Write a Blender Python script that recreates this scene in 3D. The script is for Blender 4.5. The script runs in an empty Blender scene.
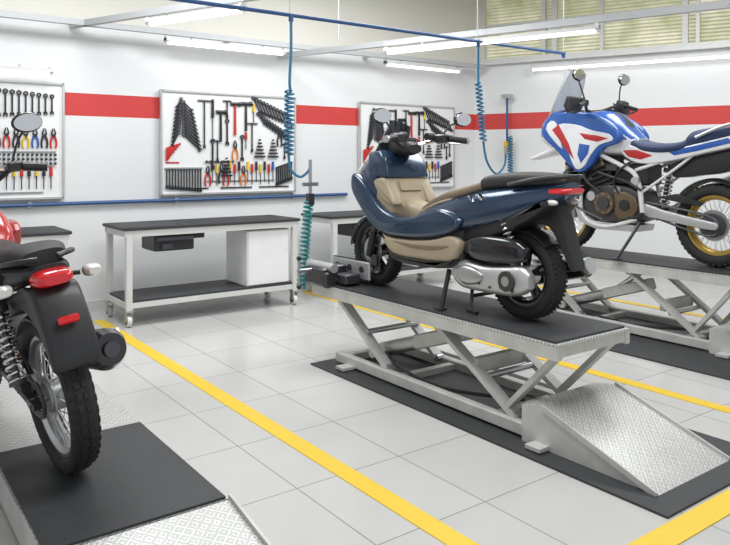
import bpy, math, random
from math import sin, cos, pi, radians
from mathutils import Vector, Matrix
random.seed(4)
sc = bpy.context.scene
try:
    sc.view_settings.view_transform = 'Standard'
except Exception: pass

# ------------------------------------------------------------------ materials
def P(name, col, rough=.5, metal=0., var=.06, scale=9., coat=0., bump=0., bscale=60., emit=0., alpha=1., trans=0.):
    m = bpy.data.materials.new(name); m.use_nodes = True
    nt = m.node_tree; b = nt.nodes['Principled BSDF']
    tc = nt.nodes.new('ShaderNodeTexCoord'); nz = nt.nodes.new('ShaderNodeTexNoise')
    nz.inputs['Scale'].default_value = scale; nz.inputs['Detail'].default_value = 4
    nt.links.new(tc.outputs['Object'], nz.inputs['Vector'])
    mx = nt.nodes.new('ShaderNodeMix'); mx.data_type = 'RGBA'
    c = Vector(col)
    mx.inputs[6].default_value = (*(c*(1-var)), 1)
    mx.inputs[7].default_value = (*[min(1, v*(1+var)) for v in c], 1)
    nt.links.new(nz.outputs['Fac'], mx.inputs[0]); nt.links.new(mx.outputs[2], b.inputs['Base Color'])
    b.inputs['Roughness'].default_value = rough; b.inputs['Metallic'].default_value = metal
    b.inputs['Coat Weight'].default_value = coat; b.inputs['Coat Roughness'].default_value = .08
    b.inputs['Alpha'].default_value = alpha
    b.inputs['Transmission Weight'].default_value = trans
    if bump:
        n2 = nt.nodes.new('ShaderNodeTexNoise'); n2.inputs['Scale'].default_value = bscale
        nt.links.new(tc.outputs['Object'], n2.inputs['Vector'])
        bp = nt.nodes.new('ShaderNodeBump'); bp.inputs['Strength'].default_value = bump; bp.inputs['Distance'].default_value = .01
        nt.links.new(n2.outputs['Fac'], bp.inputs['Height']); nt.links.new(bp.outputs['Normal'], b.inputs['Normal'])
    if emit:
        b.inputs['Emission Color'].default_value = (*col, 1); b.inputs['Emission Strength'].default_value = emit
    return m

def checker_plate(name, col=(.58, .58, .56)):
    m = bpy.data.materials.new(name); m.use_nodes = True; nt = m.node_tree; b = nt.nodes['Principled BSDF']
    tc = nt.nodes.new('ShaderNodeTexCoord')
    S = 34.
    fl = nt.nodes.new('ShaderNodeMapping'); fl.inputs['Scale'].default_value = (1, 1, 0)
    nt.links.new(tc.outputs['Object'], fl.inputs['Vector'])
    def wave(rot):
        mp = nt.nodes.new('ShaderNodeMapping'); mp.inputs['Rotation'].default_value = (0, 0, rot)
        nt.links.new(fl.outputs['Vector'], mp.inputs['Vector'])
        w = nt.nodes.new('ShaderNodeTexWave'); w.inputs['Scale'].default_value = S*.5
        nt.links.new(mp.outputs['Vector'], w.inputs['Vector']); return w
    w1 = wave(radians(45)); w2 = wave(radians(-45))
    ck = nt.nodes.new('ShaderNodeTexChecker'); ck.inputs['Scale'].default_value = S
    off = nt.nodes.new('ShaderNodeMapping'); off.inputs['Location'].default_value = (0, 0, .011)
    nt.links.new(fl.outputs['Vector'], off.inputs['Vector']); nt.links.new(off.outputs['Vector'], ck.inputs['Vector'])
    mx = nt.nodes.new('ShaderNodeMix'); mx.data_type = 'FLOAT'
    nt.links.new(ck.outputs['Fac'], mx.inputs[0]); nt.links.new(w1.outputs['Fac'], mx.inputs[2]); nt.links.new(w2.outputs['Fac'], mx.inputs[3])
    rp = nt.nodes.new('ShaderNodeValToRGB'); rp.color_ramp.elements[0].position = .5; rp.color_ramp.elements[1].position = .8
    nt.links.new(mx.outputs[0], rp.inputs[0])
    bp = nt.nodes.new('ShaderNodeBump'); bp.inputs['Strength'].default_value = .9; bp.inputs['Distance'].default_value = .006
    nt.links.new(rp.outputs[0], bp.inputs['Height']); nt.links.new(bp.outputs['Normal'], b.inputs['Normal'])
    nz = nt.nodes.new('ShaderNodeTexNoise'); nz.inputs['Scale'].default_value = 5
    nt.links.new(tc.outputs['Object'], nz.inputs['Vector'])
    m2 = nt.nodes.new('ShaderNodeMix'); m2.data_type = 'RGBA'
    m2.inputs[6].default_value = (*(Vector(col)*.72), 1); m2.inputs[7].default_value = (*(Vector(col)*1.08), 1)
    nt.links.new(nz.outputs['Fac'], m2.inputs[0])
    m3 = nt.nodes.new('ShaderNodeMix'); m3.data_type = 'RGBA'; m3.inputs[7].default_value = (.84, .84, .82, 1)
    nt.links.new(rp.outputs[0], m3.inputs[0]); nt.links.new(m2.outputs[2], m3.inputs[6])
    nt.links.new(m3.outputs[2], b.inputs['Base Color'])
    b.inputs['Roughness'].default_value = .4; b.inputs['Metallic'].default_value = .45
    return m

def floor_mat():
    m = bpy.data.materials.new('floor_tiles'); m.use_nodes = True; nt = m.node_tree; b = nt.nodes['Principled BSDF']
    tc = nt.nodes.new('ShaderNodeTexCoord'); mp = nt.nodes.new('ShaderNodeMapping')
    mp.inputs['Location'].default_value = (.12, .2, 0)
    nt.links.new(tc.outputs['Object'], mp.inputs['Vector'])
    br = nt.nodes.new('ShaderNodeTexBrick'); br.offset = 0; br.squash = 1
    br.inputs['Scale'].default_value = 1; br.inputs['Brick Width'].default_value = .62; br.inputs['Row Height'].default_value = .62
    br.inputs['Mortar Size'].default_value = .0035; br.inputs['Mortar Smooth'].default_value = .1
    br.inputs['Color1'].default_value = (.56, .555, .535, 1); br.inputs['Color2'].default_value = (.60, .595, .575, 1)
    br.inputs['Mortar'].default_value = (.29, .29, .28, 1)
    nt.links.new(mp.outputs['Vector'], br.inputs['Vector'])
    nz = nt.nodes.new('ShaderNodeTexNoise'); nz.inputs['Scale'].default_value = 3; nz.inputs['Detail'].default_value = 6
    nt.links.new(tc.outputs['Object'], nz.inputs['Vector'])
    rp = nt.nodes.new('ShaderNodeValToRGB'); rp.color_ramp.elements[0].color = (.9, .9, .9, 1); rp.color_ramp.elements[1].color = (1, 1, 1, 1)
    nt.links.new(nz.outputs['Fac'], rp.inputs[0])
    mx = nt.nodes.new('ShaderNodeMix'); mx.data_type = 'RGBA'; mx.blend_type = 'MULTIPLY'; mx.inputs[0].default_value = 1
    nt.links.new(br.outputs['Color'], mx.inputs[6]); nt.links.new(rp.outputs[0], mx.inputs[7])
    nt.links.new(mx.outputs[2], b.inputs['Base Color'])
    b.inputs['Roughness'].default_value = .2
    return m

def wall_mat():
    m = bpy.data.materials.new('wall_paint'); m.use_nodes = True; nt = m.node_tree; b = nt.nodes['Principled BSDF']
    g = nt.nodes.new('ShaderNodeNewGeometry'); sp = nt.nodes.new('ShaderNodeSeparateXYZ')
    nt.links.new(g.outputs['Position'], sp.inputs[0])
    rp = nt.nodes.new('ShaderNodeValToRGB'); rp.color_ramp.interpolation = 'CONSTANT'
    mr = nt.nodes.new('ShaderNodeMath'); mr.operation = 'DIVIDE'; mr.inputs[1].default_value = 5
    nt.links.new(sp.outputs[2], mr.inputs[0]); nt.links.new(mr.outputs[0], rp.inputs[0])
    W = (.765, .775, .775, 1); R = (.60, .05, .045, 1); C = (.74, .72, .65, 1)
    e = rp.color_ramp.elements
    e[0].position = 0; e[0].color = W; e[1].position = 2.0/5; e[1].color = R
    x = e.new(2.24/5); x.color = W
    x = e.new(2.98/5); x.color = C
    nz = nt.nodes.new('ShaderNodeTexNoise'); nz.inputs['Scale'].default_value = 2
    bp = nt.nodes.new('ShaderNodeBump'); bp.inputs['Strength'].default_value = .05
    nt.links.new(nz.outputs['Fac'], bp.inputs['Height']); nt.links.new(bp.outputs['Normal'], b.inputs['Normal'])
    nt.links.new(rp.outputs[0], b.inputs['Base Color']); b.inputs['Roughness'].default_value = .45
    return m

BLK = P('black_plastic', (.018, .018, .02), .45, coat=.1)
GBLK = P('gloss_black', (.012, .012, .014), .2, coat=.6)
RUB = P('rubber', (.022, .022, .023), .8, bump=.2)
MAT_R = P('rubber_mat', (.035, .037, .04), .55, var=.25, scale=4, bump=.25, bscale=120)
STEEL = P('steel', (.5, .5, .5), .35, .9)
DSTEEL = P('dark_steel', (.10, .10, .11), .4, .8)
TOOL = P('tool_steel', (.05, .052, .058), .35, .6)
CHR = P('chrome', (.8, .8, .8), .12, 1.)
ALU = P('aluminium', (.6, .6, .6), .4, .7, var=.15)
WMET = P('white_metal', (.68, .68, .66), .45, .1, var=.1, scale=6)
WOLD = P('worn_white_metal', (.56, .56, .53), .5, .15, var=.28, scale=7)
WPL = P('white_board', (.84, .84, .84), .4)
CHK = checker_plate('checker_plate')
YEL = P('yellow_paint', (.80, .54, .03), .45, var=.06)
BLU = P('scooter_blue', (.015, .042, .090), .24, .35, coat=.8, var=.02)
BEI = P('beige_plastic', (.40, .325, .225), .42, var=.02)
BRN = P('brown_vinyl', (.20, .155, .10), .5)
SEATB = P('seat_black', (.03, .027, .026), .6, bump=.15)
NAVY = P('navy_vinyl', (.02, .035, .10), .5)
RED = P('red_paint', (.50, .018, .02), .25, coat=.6)
LRED = P('red_lens', (.60, .01, .015), .15, coat=.8, emit=.12)
WHT = P('white_paint', (.80, .80, .82), .25, coat=.6)
RBL = P('racing_blue', (.02, .10, .40), .25, coat=.6)
GOLD = P('gold_rim', (.62, .42, .10), .3, .7)
CLR = P('clear_lens', (.75, .72, .68), .1, coat=.8)
ORG = P('orange_plastic', (.8, .25, .02), .4)
BHO = P('blue_hose', (.02, .16, .30), .4)
TEAL = P('teal_hose', (.02, .25, .26), .4)
PBL = P('blue_pipe', (.03, .09, .24), .4)
GRY = P('grey_steel_profile', (.50, .51, .52), .5, .2)
GLS = P('tinted_screen', (.05, .06, .07), .08, alpha=.8)
GLC = P('clear_screen', (.66, .70, .72), .06, alpha=.5)
MIR = P('mirror_glass', (.75, .75, .77), .03, 1.)
TUBE = P('fluorescent', (1, 1, .98), .5, emit=2.5)
ENG = P('engine_grey', (.075, .072, .07), .42, .5)
ENGD = P('engine_dark', (.03, .03, .032), .5, .3)
BRZ = P('bronze_case', (.17, .125, .08), .38, .6)

# ------------------------------------------------------------------ mesh builder
def ortho(d):
    d = Vector(d).normalized()
    a = Vector((0, 0, 1)) if abs(d.z) < .9 else Vector((1, 0, 0))
    u = d.cross(a).normalized(); return u, d.cross(u).normalized()

def cat(pts, sub, closed=False):
    pts = [Vector(p) for p in pts]; n = len(pts); out = []
    rng = n if closed else n-1
    for i in range(rng):
        if closed: p0, p1, p2, p3 = pts[(i-1) % n], pts[i], pts[(i+1) % n], pts[(i+2) % n]
        else: p0, p1, p2, p3 = pts[max(i-1, 0)], pts[i], pts[i+1], pts[min(i+2, n-1)]
        for k in range(sub):
            t = k/sub
            out.append(.5*((2*p1)+(p2-p0)*t+(2*p0-5*p1+4*p2-p3)*t*t+(3*p1-p0-3*p2+p3)*t**3))
    if not closed: out.append(pts[-1])
    return out

class MB:
    def __init__(s, name, parent=None, loc=(0, 0, 0), rot=(0, 0, 0)):
        s.name = name; s.parent = parent; s.loc = loc; s.rot = rot
        s.v = []; s.f = []; s.mi = []; s.mats = []; s.M = Matrix.Identity(4)
    def idx(s, m):
        if m not in s.mats: s.mats.append(m)
        return s.mats.index(m)
    def add(s, vs, fs, m):
        o = len(s.v); s.v += [s.M @ Vector(v) for v in vs]
        for k, f in enumerate(fs):
            s.f.append([i+o for i in f]); s.mi.append(s.idx(m[k] if isinstance(m, list) else m))
    def box(s, c, d, m, rot=(0, 0, 0), ch=0.):
        from mathutils import Euler
        R = Euler(rot).to_matrix(); c = Vector(c); x, y, z = [q/2 for q in d]
        if ch <= 0:
            vs = [c+R@Vector((a*x, b*y, e*z)) for a in (-1, 1) for b in (-1, 1) for e in (-1, 1)]
            s.add(vs, [(0, 1, 3, 2), (4, 6, 7, 5), (0, 4, 5, 1), (2, 3, 7, 6), (0, 2, 6, 4), (1, 5, 7, 3)], m)
        else:
            ch = min(ch, x*.9, y*.9, z*.9)
            vs = []
            for zz, i in ((-z, ch), (-z+ch, 0), (z-ch, 0), (z, ch)):
                X, Y = x-i, y-i; q = ch
                for p in ((-X+q, -Y), (X-q, -Y), (X, -Y+q), (X, Y-q), (X-q, Y), (-X+q, Y), (-X, Y-q), (-X, -Y+q)):
                    vs.append(c+R@Vector((p[0], p[1], zz)))
            fs = [list(range(7, -1, -1)), list(range(24, 32))]
            for l in range(3):
                for i in range(8):
                    j = (i+1) % 8; fs.append((l*8+i, l*8+j, l*8+8+j, l*8+8+i))
            s.add(vs, fs, m)
    def bar(s, p1, p2, w, h, m, up=(0, 0, 1)):
        p1 = Vector(p1); p2 = Vector(p2); d = (p2-p1).normalized(); u = d.cross(Vector(up))
        if u.length < 1e-4: u = Vector((1, 0, 0))
        u.normalize(); v = u.cross(d)
        vs = [p+u*a*w/2+v*b*h/2 for p in (p1, p2) for a, b in ((-1, -1), (1, -1), (1, 1), (-1, 1))]
        s.add(vs, [(0, 1, 2, 3), (4, 7, 6, 5), (0, 4, 5, 1), (1, 5, 6, 2), (2, 6, 7, 3), (3, 7, 4, 0)], m)
    def cyl(s, p1, p2, r, m, r2=None, n=16):
        p1 = Vector(p1); p2 = Vector(p2); u, v = ortho(p2-p1); r2 = r if r2 is None else r2
        vs = [p+u*cos(2*pi*i/n)*q+v*sin(2*pi*i/n)*q for p, q in ((p1, r), (p2, r2)) for i in range(n)]
        fs = [(i, (i+1) % n, n+(i+1) % n, n+i) for i in range(n)]+[list(range(n)), list(range(n, 2*n))]
        s.add(vs, fs, m)
    def tube(s, pts, r, m, n=8, sub=0, closed=False):
        pts = cat(pts, sub, closed) if sub else [Vector(p) for p in pts]
        N = len(pts); vs = []; u = None
        for i, p in enumerate(pts):
            if closed: d = pts[(i+1) % N]-pts[i-1]
            else: d = pts[min(i+1, N-1)]-pts[max(i-1, 0)]
            d.normalize()
            if u is None: u, _ = ortho(d)
            u = (u-d*u.dot(d)).normalized(); v = d.cross(u)
            rr = r(i/(N-1)) if callable(r) else r
            vs += [p+u*cos(2*pi*k/n)*rr+v*sin(2*pi*k/n)*rr for k in range(n)]
        fs = []
        for i in range(N if closed else N-1):
            j = (i+1) % N
            for k in range(n): fs.append((i*n+k, i*n+(k+1) % n, j*n+(k+1) % n, j*n+k))
        if not closed: fs += [list(range(n)), list(range((N-1)*n, N*n))]
        s.add(vs, fs, m)
    def spin(s, prof, c, m, n=48):
        k = len(prof); vs = []; c = Vector(c)
        for i in range(n):
            a = 2*pi*i/n
            for r, y in prof: vs.append(c+Vector((cos(a)*r, y, sin(a)*r)))
        fs = [(i*k+j, i*k+(j+1) % k, ((i+1) % n)*k+(j+1) % k, ((i+1) % n)*k+j) for i in range(n) for j in range(k)]
        s.add(vs, fs, m)
    def loft(s, st, m, n=28, sub=6, e=2.8, yc=0., fn=None, tap=0.):
        st = [tuple(q) for q in st]
        pts = []
        N = len(st)
        for i in range(N-1):
            q = [st[max(i-1, 0)], st[i], st[i+1], st[min(i+2, N-1)]]
            for k in range(sub):
                t = k/sub
                pts.append([.5*((2*q[1][j])+(q[2][j]-q[0][j])*t+(2*q[0][j]-5*q[1][j]+4*q[2][j]-q[3][j])*t*t+(3*q[1][j]-q[0][j]-3*q[2][j]+q[3][j])*t**3) for j in range(4)])
        pts.append(list(st[-1]))
        vs = []
        for x, zb, zt, w in pts:
            zc = (zb+zt)/2; h = abs(zt-zb)/2
            for i in range(n):
                a = 2*pi*(i+.5)/n; ca, sa = cos(a), sin(a)
                sz = math.copysign(abs(sa)**(2/e), sa)
                vs.append(Vector((x, yc+w*(1-tap*sz)*math.copysign(abs(ca)**(2/e), ca), zc+h*sz)))
        fs = [(i*n+k, i*n+(k+1) % n, (i+1)*n+(k+1) % n, (i+1)*n+k) for i in range(len(pts)-1) for k in range(n)]
        fs += [list(range(n)), list(range((len(pts)-1)*n, len(pts)*n))]
        if fn:
            ml = []
            for f in fs:
                c = sum((vs[i] for i in f), Vector())/len(f); ml.append(fn(c) or m)
            s.add(vs, fs, ml)
        else: s.add(vs, fs, m)
    def rprism(s, poly, y0, y1, b, m, sub=0, yf=None):
        p = [Vector((q[0], q[1])) for q in poly]
        if sub: p = [Vector((q.x, q.y)) for q in cat([Vector((q.x, q.y, 0)) for q in p], sub, True)]
        n = len(p)
        area = sum(p[i].x*p[(i+1) % n].y-p[(i+1) % n].x*p[i].y for i in range(n))
        if area < 0: p.reverse()
        nor = []
        for i in range(n):
            a = (p[i]-p[i-1]); c = (p[(i+1) % n]-p[i])
            t = (a.normalized() if a.length > 1e-9 else c.normalized())+(c.normalized() if c.length > 1e-9 else a.normalized())
            if t.length < 1e-6: t = c
            t.normalize(); nor.append(Vector((-t.y, t.x)))
        sg = 1 if y1 > y0 else -1
        lay = [(y0, b), (y0+sg*.12*b, .5*b), (y0+sg*.45*b, .15*b), (y0+sg*b, 0), (y1-sg*b, 0), (y1-sg*.45*b, .15*b), (y1-sg*.12*b, .5*b), (y1, b)]
        vs = []
        for y, ins in lay:
            for i in range(n):
                q = p[i]+nor[i]*ins
                yy = y*(yf(q.x, q.y) if yf else 1)
                vs.append(Vector((q.x, yy, q.y)))
        L = len(lay)
        fs = [(l*n+i, l*n+(i+1) % n, (l+1)*n+(i+1) % n, (l+1)*n+i) for l in range(L-1) for i in range(n)]
        fs += [list(range(n)), list(range((L-1)*n, L*n))]
        s.add(vs, fs, m)
    def arc(s, c, r, a0, a1, w, t, m, n=24, crown=.02):
        vs = []; K = 5
        for i in range(n+1):
            a = radians(a0+(a1-a0)*i/n)
            for side in (0, 1):
                for k in range(K):
                    y = (k/(K-1)-.5)*w; rr = r-crown*(2*y/w)**2+(t if side else 0)
                    vs.append(Vector((c[0]+cos(a)*rr, c[1]+y, c[2]+sin(a)*rr)))
        fs = []; Q = 2*K
        for i in range(n):
            for k in range(K-1):
                fs.append((i*Q+k, i*Q+k+1, (i+1)*Q+k+1, (i+1)*Q+k)); fs.append((i*Q+K+k, i*Q+K+k+1, (i+1)*Q+K+k+1, (i+1)*Q+K+k))
            for k in (0, K-1): fs.append((i*Q+k, i*Q+K+k, (i+1)*Q+K+k, (i+1)*Q+k))
        for i in (0, n):
            for k in range(K-1): fs.append((i*Q+k, i*Q+k+1, i*Q+K+k+1, i*Q+K+k))
        s.add(vs, fs, m)
    def ball(s, c, r, m, sc=(1, 1, 1), n=14):
        c = Vector(c); vs = []; fs = []
        for i in range(n//2+1):
            th = pi*i/(n//2)
            for k in range(n):
                a = 2*pi*k/n; vs.append(c+Vector((sin(th)*cos(a)*r*sc[0], sin(th)*sin(a)*r*sc[1], cos(th)*r*sc[2])))
        for i in range(n//2):
            for k in range(n): fs.append((i*n+k, i*n+(k+1) % n, (i+1)*n+(k+1) % n, (i+1)*n+k))
        s.add(vs, fs, m)
    def done(s, ang=38, bevel=0):
        me = bpy.data.meshes.new(s.name); me.from_pydata([tuple(v) for v in s.v], [], s.f)
        for m in s.mats: me.materials.append(m)
        for p, i in zip(me.polygons, s.mi): p.material_index = i
        import bmesh
        bm = bmesh.new(); bm.from_mesh(me); bmesh.ops.remove_doubles(bm, verts=bm.verts, dist=1e-6)
        bmesh.ops.recalc_face_normals(bm, faces=bm.faces); bm.to_mesh(me); bm.free()
        for p in me.polygons: p.use_smooth = True
        try: me.set_sharp_from_angle(angle=radians(ang))
        except Exception: pass
        o = bpy.data.objects.new(s.name, me); sc.collection.objects.link(o)
        o.location = s.loc; o.rotation_euler = s.rot
        if s.parent: o.parent = s.parent
        return o

def empty(name, loc, rot=(0, 0, 0)):
    e = bpy.data.objects.new(name, None); sc.collection.objects.link(e); e.location = loc; e.rotation_euler = rot
    e.empty_display_size = .1
    return e

# ------------------------------------------------------------------ room shell
H = 4.1
WY = 7.62; CX = 7.67
WD = Vector((.377, -.926, 0)).normalized()     # run of the right wall away from the corner
WN = Vector((-.926, -.377, 0)).normalized()    # into the room
WALL = wall_mat()
b = MB('floor'); b.box((4.5, 3, -.05), (17, 12, .1), floor_mat()); b.done()
b = MB('wall_back'); b.box((CX/2-2+.1, WY+.1, H/2), (CX+4.2, .2, H), WALL); b.done()
CE = P('ceiling_paint', (.78, .77, .72), .7)
b = MB('ceiling'); b.box((4.5, 3, H+.05), (17, 12, .1), CE); b.done()
ang = math.atan2(WD.y, WD.x)
b = MB('wall_right', loc=(CX, WY, 0), rot=(0, 0, ang))     # local x along wall, local +y = outside
b.box((4.2, .1, 1.5), (8.8, .2, 3.0), WALL)
b.box((4.2, .1, 4.05), (8.8, .2, .1), WALL)
b.box((-.05, .1, 3.5), (.3, .2, 1.0), WALL)
b.done()
def window_glass():
    m = bpy.data.materials.new('frosted_window'); m.use_nodes = True; nt = m.node_tree; bs = nt.nodes['Principled BSDF']
    tc = nt.nodes.new('ShaderNodeTexCoord'); nz = nt.nodes.new('ShaderNodeTexNoise'); nz.inputs['Scale'].default_value = 3.5
    nz.inputs['Detail'].default_value = 5
    nt.links.new(tc.outputs['Object'], nz.inputs['Vector'])
    rp = nt.nodes.new('ShaderNodeValToRGB'); e = rp.color_ramp.elements
    e[0].position = .35; e[0].color = (.46, .48, .25, 1); e[1].position = .65; e[1].color = (.76, .73, .54, 1)
    nt.links.new(nz.outputs['Fac'], rp.inputs[0]); nt.links.new(rp.outputs[0], bs.inputs['Base Color'])
    nt.links.new(rp.outputs[0], bs.inputs['Emission Color']); bs.inputs['Emission Strength'].default_value = .35
    bs.inputs['Roughness'].default_value = .3
    return m
b = MB('window_1', loc=(CX, WY, 0), rot=(0, 0, ang))
b.box((4.3, .12, 3.5), (8.4, .02, 1.0), window_glass())
for i, x in enumerate((.12, 1.05, 1.2, 1.85, 2.9, 3.05, 4.2, 5.3, 6.5)):
    b.box((x, .04, 3.5), (.045 if i % 2 else .07, .08, 1.0), WMET)
b.box((4.3, .03, 3.03), (8.4, .1, .06), WMET); b.box((4.3, .04, 3.55), (8.4, .05, .03), WMET)
for k in range(19): b.box((4.3, .085, 3.1+k*.048), (8.4, .012, .006), WMET, rot=(.5, 0, 0))
b.done()
b = MB('trim_sill', loc=(CX, WY, 0), rot=(0, 0, ang)); b.box((4.3, -.04, 2.98), (8.4, .1, .03), WMET); b.done()
b = MB('baseboard_back'); b.box((CX/2-2, WY-.008, .05), (CX+3.9, .016, .1), WMET); b.done()
b = MB('baseboard_right', loc=(CX, WY, 0), rot=(0, 0, ang)); b.box((4.2, -.008, .05), (8.3, .016, .1), WMET); b.done()

# floor markings
b = MB('yellow_floor_marking')
b.box((2.02, 3.3, .002), (.105, 7.6, .004), YEL)
b.box((-.1, 7.04, .0025), (4.08, .12, .005), YEL)
b.box((4.44, 4.4, .002), (.10, 5.6, .004), YEL)
b.box((3.5, 1.62, .0025), (2.0, .12, .005), YEL)
b.box((6.93, 3.6, .002), (.1, 7.0, .004), YEL)
b.done()

# ------------------------------------------------------------------ pipes, rails, lights
b = MB('overhead_steel_frame')
b.box((3.5, 7.4, 2.93), (8.3, .06, .06), GRY)
b.bar((1.9, 7.6, 2.93), (3.1, 4.6, 2.93), .06, .06, GRY)
b.bar((4.32, 7.6, 2.83), (6.35, 1.4, 2.83), .06, .06, GRY)
for x in (.2, 3.6, 5.6, 7.3): b.box((x, 7.5, 2.93), (.04, .24, .04), GRY)
for p in ((3.0, 4.85), (4.6, 6.75), (5.7, 3.4)): b.cyl((p[0], p[1], 2.95), (p[0], p[1], H), .008, GRY)
b.done()
def fixture(p1, p2):
    p1 = Vector(p1); p2 = Vector(p2); e = empty('fluorescent_lamp', (p1+p2)/2)
    b = MB('housing', e); a, c = p1-(p1+p2)/2, p2-(p1+p2)/2; d = (c-a).normalized()
    b.bar(a, c, .1, .03, WMET); b.bar(a, a+d*.03, .07, .07, WMET); b.bar(c-d*.03, c, .07, .07, WMET)
    for k in (.2, .8): b.cyl(a.lerp(c, k), a.lerp(c, k)+Vector((0, 0, .05)), .008, GRY)
    b.done()
    b = MB('tube', e); b.cyl(a+d*.03-Vector((0, 0, .03)), c-d*.03-Vector((0, 0, .03)), .017, TUBE, n=12); b.done()
fixture((2.8, 7.4, 2.85), (4.27, 7.4, 2.85)); fixture((5.79, 7.4, 2.85), (7.15, 7.4, 2.85))
fixture((.2, 7.45, 2.43), (1.68, 7.45, 2.43)); fixture((4.78, 6.1, 2.75), (5.5, 3.9, 2.75))
fixture((2.32, 6.55, 2.85), (2.75, 5.45, 2.85))
q1 = Vector((CX, WY, 2.87))+WD*.9+WN*.12; q2 = Vector((CX, WY, 2.87))+WD*4.2+WN*.12
fixture(q1, q2)
b = MB('air_supply_pipe'); b.tube([(-1, 5, 2.73), (6.42, 5, 2.73)], .016, PBL)
for x in (.9, 2.943, 5.08, 6.4): b.cyl((x, 5, 2.73), (x, 5, 2.68), .02, PBL)
for x in (.9, 2.93, 5.07, 6.4): b.cyl((x, 5, 2.745), (x, 5, H), .005, GRY)
b.done()
b = MB('wall_conduit'); b.tube([(-2, 7.58, 1.116), (5.3, 7.58, 1.116)], .02, PBL)
for x in (.0, 1.5, 3, 4.5): b.box((x, 7.595, 1.116), (.04, .05, .06), STEEL)
b.done()

def helix(p1, p2, r, turns, n=12):
    p1 = Vector(p1); p2 = Vector(p2); u, v = ortho(p2-p1); N = int(turns*n)
    return [p1.lerp(p2, i/N)+u*cos(2*pi*i/n)*r+v*sin(2*pi*i/n)*r for i in range(N+1)]
b = MB('coiled_air_hose')
b.tube([(2.943, 5, 2.68), (2.943, 5, 2.45), (2.93, 5, 2.2), (2.94, 5, 2.1)], .012, BHO, sub=5)
b.tube(helix((2.93, 5, 2.12), (2.92, 5.0, 1.6), .035, 15), .009, BHO, n=6)
b.tube([(2.92, 5, 1.6), (2.93, 4.98, 1.48), (3.0, 4.95, 1.42), (3.06, 4.92, 1.47), (3.07, 4.91, 1.52)], .011, BHO, sub=6)
b.cyl((3.07, 4.91, 1.56), (3.07, 4.91, 1.2), .014, STEEL); b.box((3.07, 4.91, 1.36), (.14, .03, .03), STEEL); b.box((3.07, 4.91, 1.24), (.05, .05, .09), DSTEEL)
b.tube(helix((3.07, 4.93, 1.22), (3.02, 4.97, .52), .035, 20), .009, TEAL, n=6)
b.done()
b = MB('coiled_air_hose')
b.tube([(5.08, 5, 2.68), (5.08, 5, 2.3)], .012, BHO)
b.tube(helix((5.08, 5, 2.32), (5.15, 5, 1.75), .03, 14), .009, BHO, n=6)
b.tube([(5.15, 5, 1.75), (5.2, 5, 1.55), (5.3, 4.97, 1.42), (5.4, 4.95, 1.5), (5.42, 4.95, 1.62)], .011, BHO, sub=6)
b.cyl((5.42, 4.95, 1.62), (5.42, 4.95, 1.7), .015, STEEL)
b.done()
q = Vector((CX, WY, 0))+WD*.55+WN*.12
b = MB('coiled_air_hose')
b.tube([q+Vector((0, 0, 2.5)), q+Vector((0, 0, 1.7))], .016, PBL); b.box(q+Vector((0, 0, 2.48)), (.12, .12, .06), STEEL)
b.box(q+Vector((0, 0, 1.75)), (.07, .07, .16), YEL)
b.tube(helix(q+Vector((0, -.06, 1.9)), q+Vector((0, -.06, 1.35)), .035, 14), .01, BHO, n=6)
b.done()

# ------------------------------------------------------------------ benches
def bench(x0, x1, cab=True):
    e = empty('workbench', ((x0+x1)/2, 6.92, 0)); L = x1-x0; h = .93
    b = MB('top', e); b.box((0, 0, h-.015), (L, .66, .03), MAT_R, ch=.005); b.done()
    b = MB('frame', e)
    for s in (-1, 1):
        b.box((0, s*.29, h-.06), (L-.04, .05, .06), WMET); b.box((s*(L/2-.05), 0, h-.06), (.05, .56, .06), WMET)
        b.box((0, s*.29, .2), (L-.06, .04, .05), WMET); b.box((s*(L/2-.05), 0, .2), (.04, .56, .05), WMET)
        for t in (-1, 1): b.box((s*(L/2-.06), t*.29, (h-.06+.14)/2), (.055, .055, h-.06-.14), WMET)
    b.done()
    b = MB('shelf', e); b.box((0, 0, .235), (L-.1, .6, .02), MAT_R); b.done()
    b = MB('castors', e)
    for s in (-1, 1):
        for t in (-1, 1):
            x = s*(L/2-.06); y = t*.29
            b.box((x, y, .15), (.08, .07, .012), STEEL); b.box((x-.028, y, .1), (.006, .05, .09), STEEL); b.box((x+.028, y, .1), (.006, .05, .09), STEEL)
            b.cyl((x-.02, y+.01, .055), (x+.02, y+.01, .055), .055, WMET, n=20); b.cyl((x-.024, y+.01, .055), (x+.024, y+.01, .055), .03, DSTEEL)
    b.done()
    b = MB('drawer', e); x = -L/2+.5
    b.box((x, -.12, h-.17), (.4, .36, .15), BLK, ch=.01); b.box((x, -.31, h-.13), (.36, .02, .03), DSTEEL)
    b.box((x-.08, -.31, h-.2), (.1, .02, .05), DSTEEL); b.box((x+.3, -.1, h-.12), (.1, .2, .06), BLK); b.done()
    if cab:
        b = MB('cabinet', e); x = L/2-.36
        b.box((x, -.02, .535), (.5, .5, .58), WPL, ch=.006); b.box((x, -.275, .535), (.48, .012, .56), WPL, ch=.004)
        b.done()
bench(2.1, 4.0); bench(-.3, 1.65); bench(4.4, 6.3)

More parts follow.
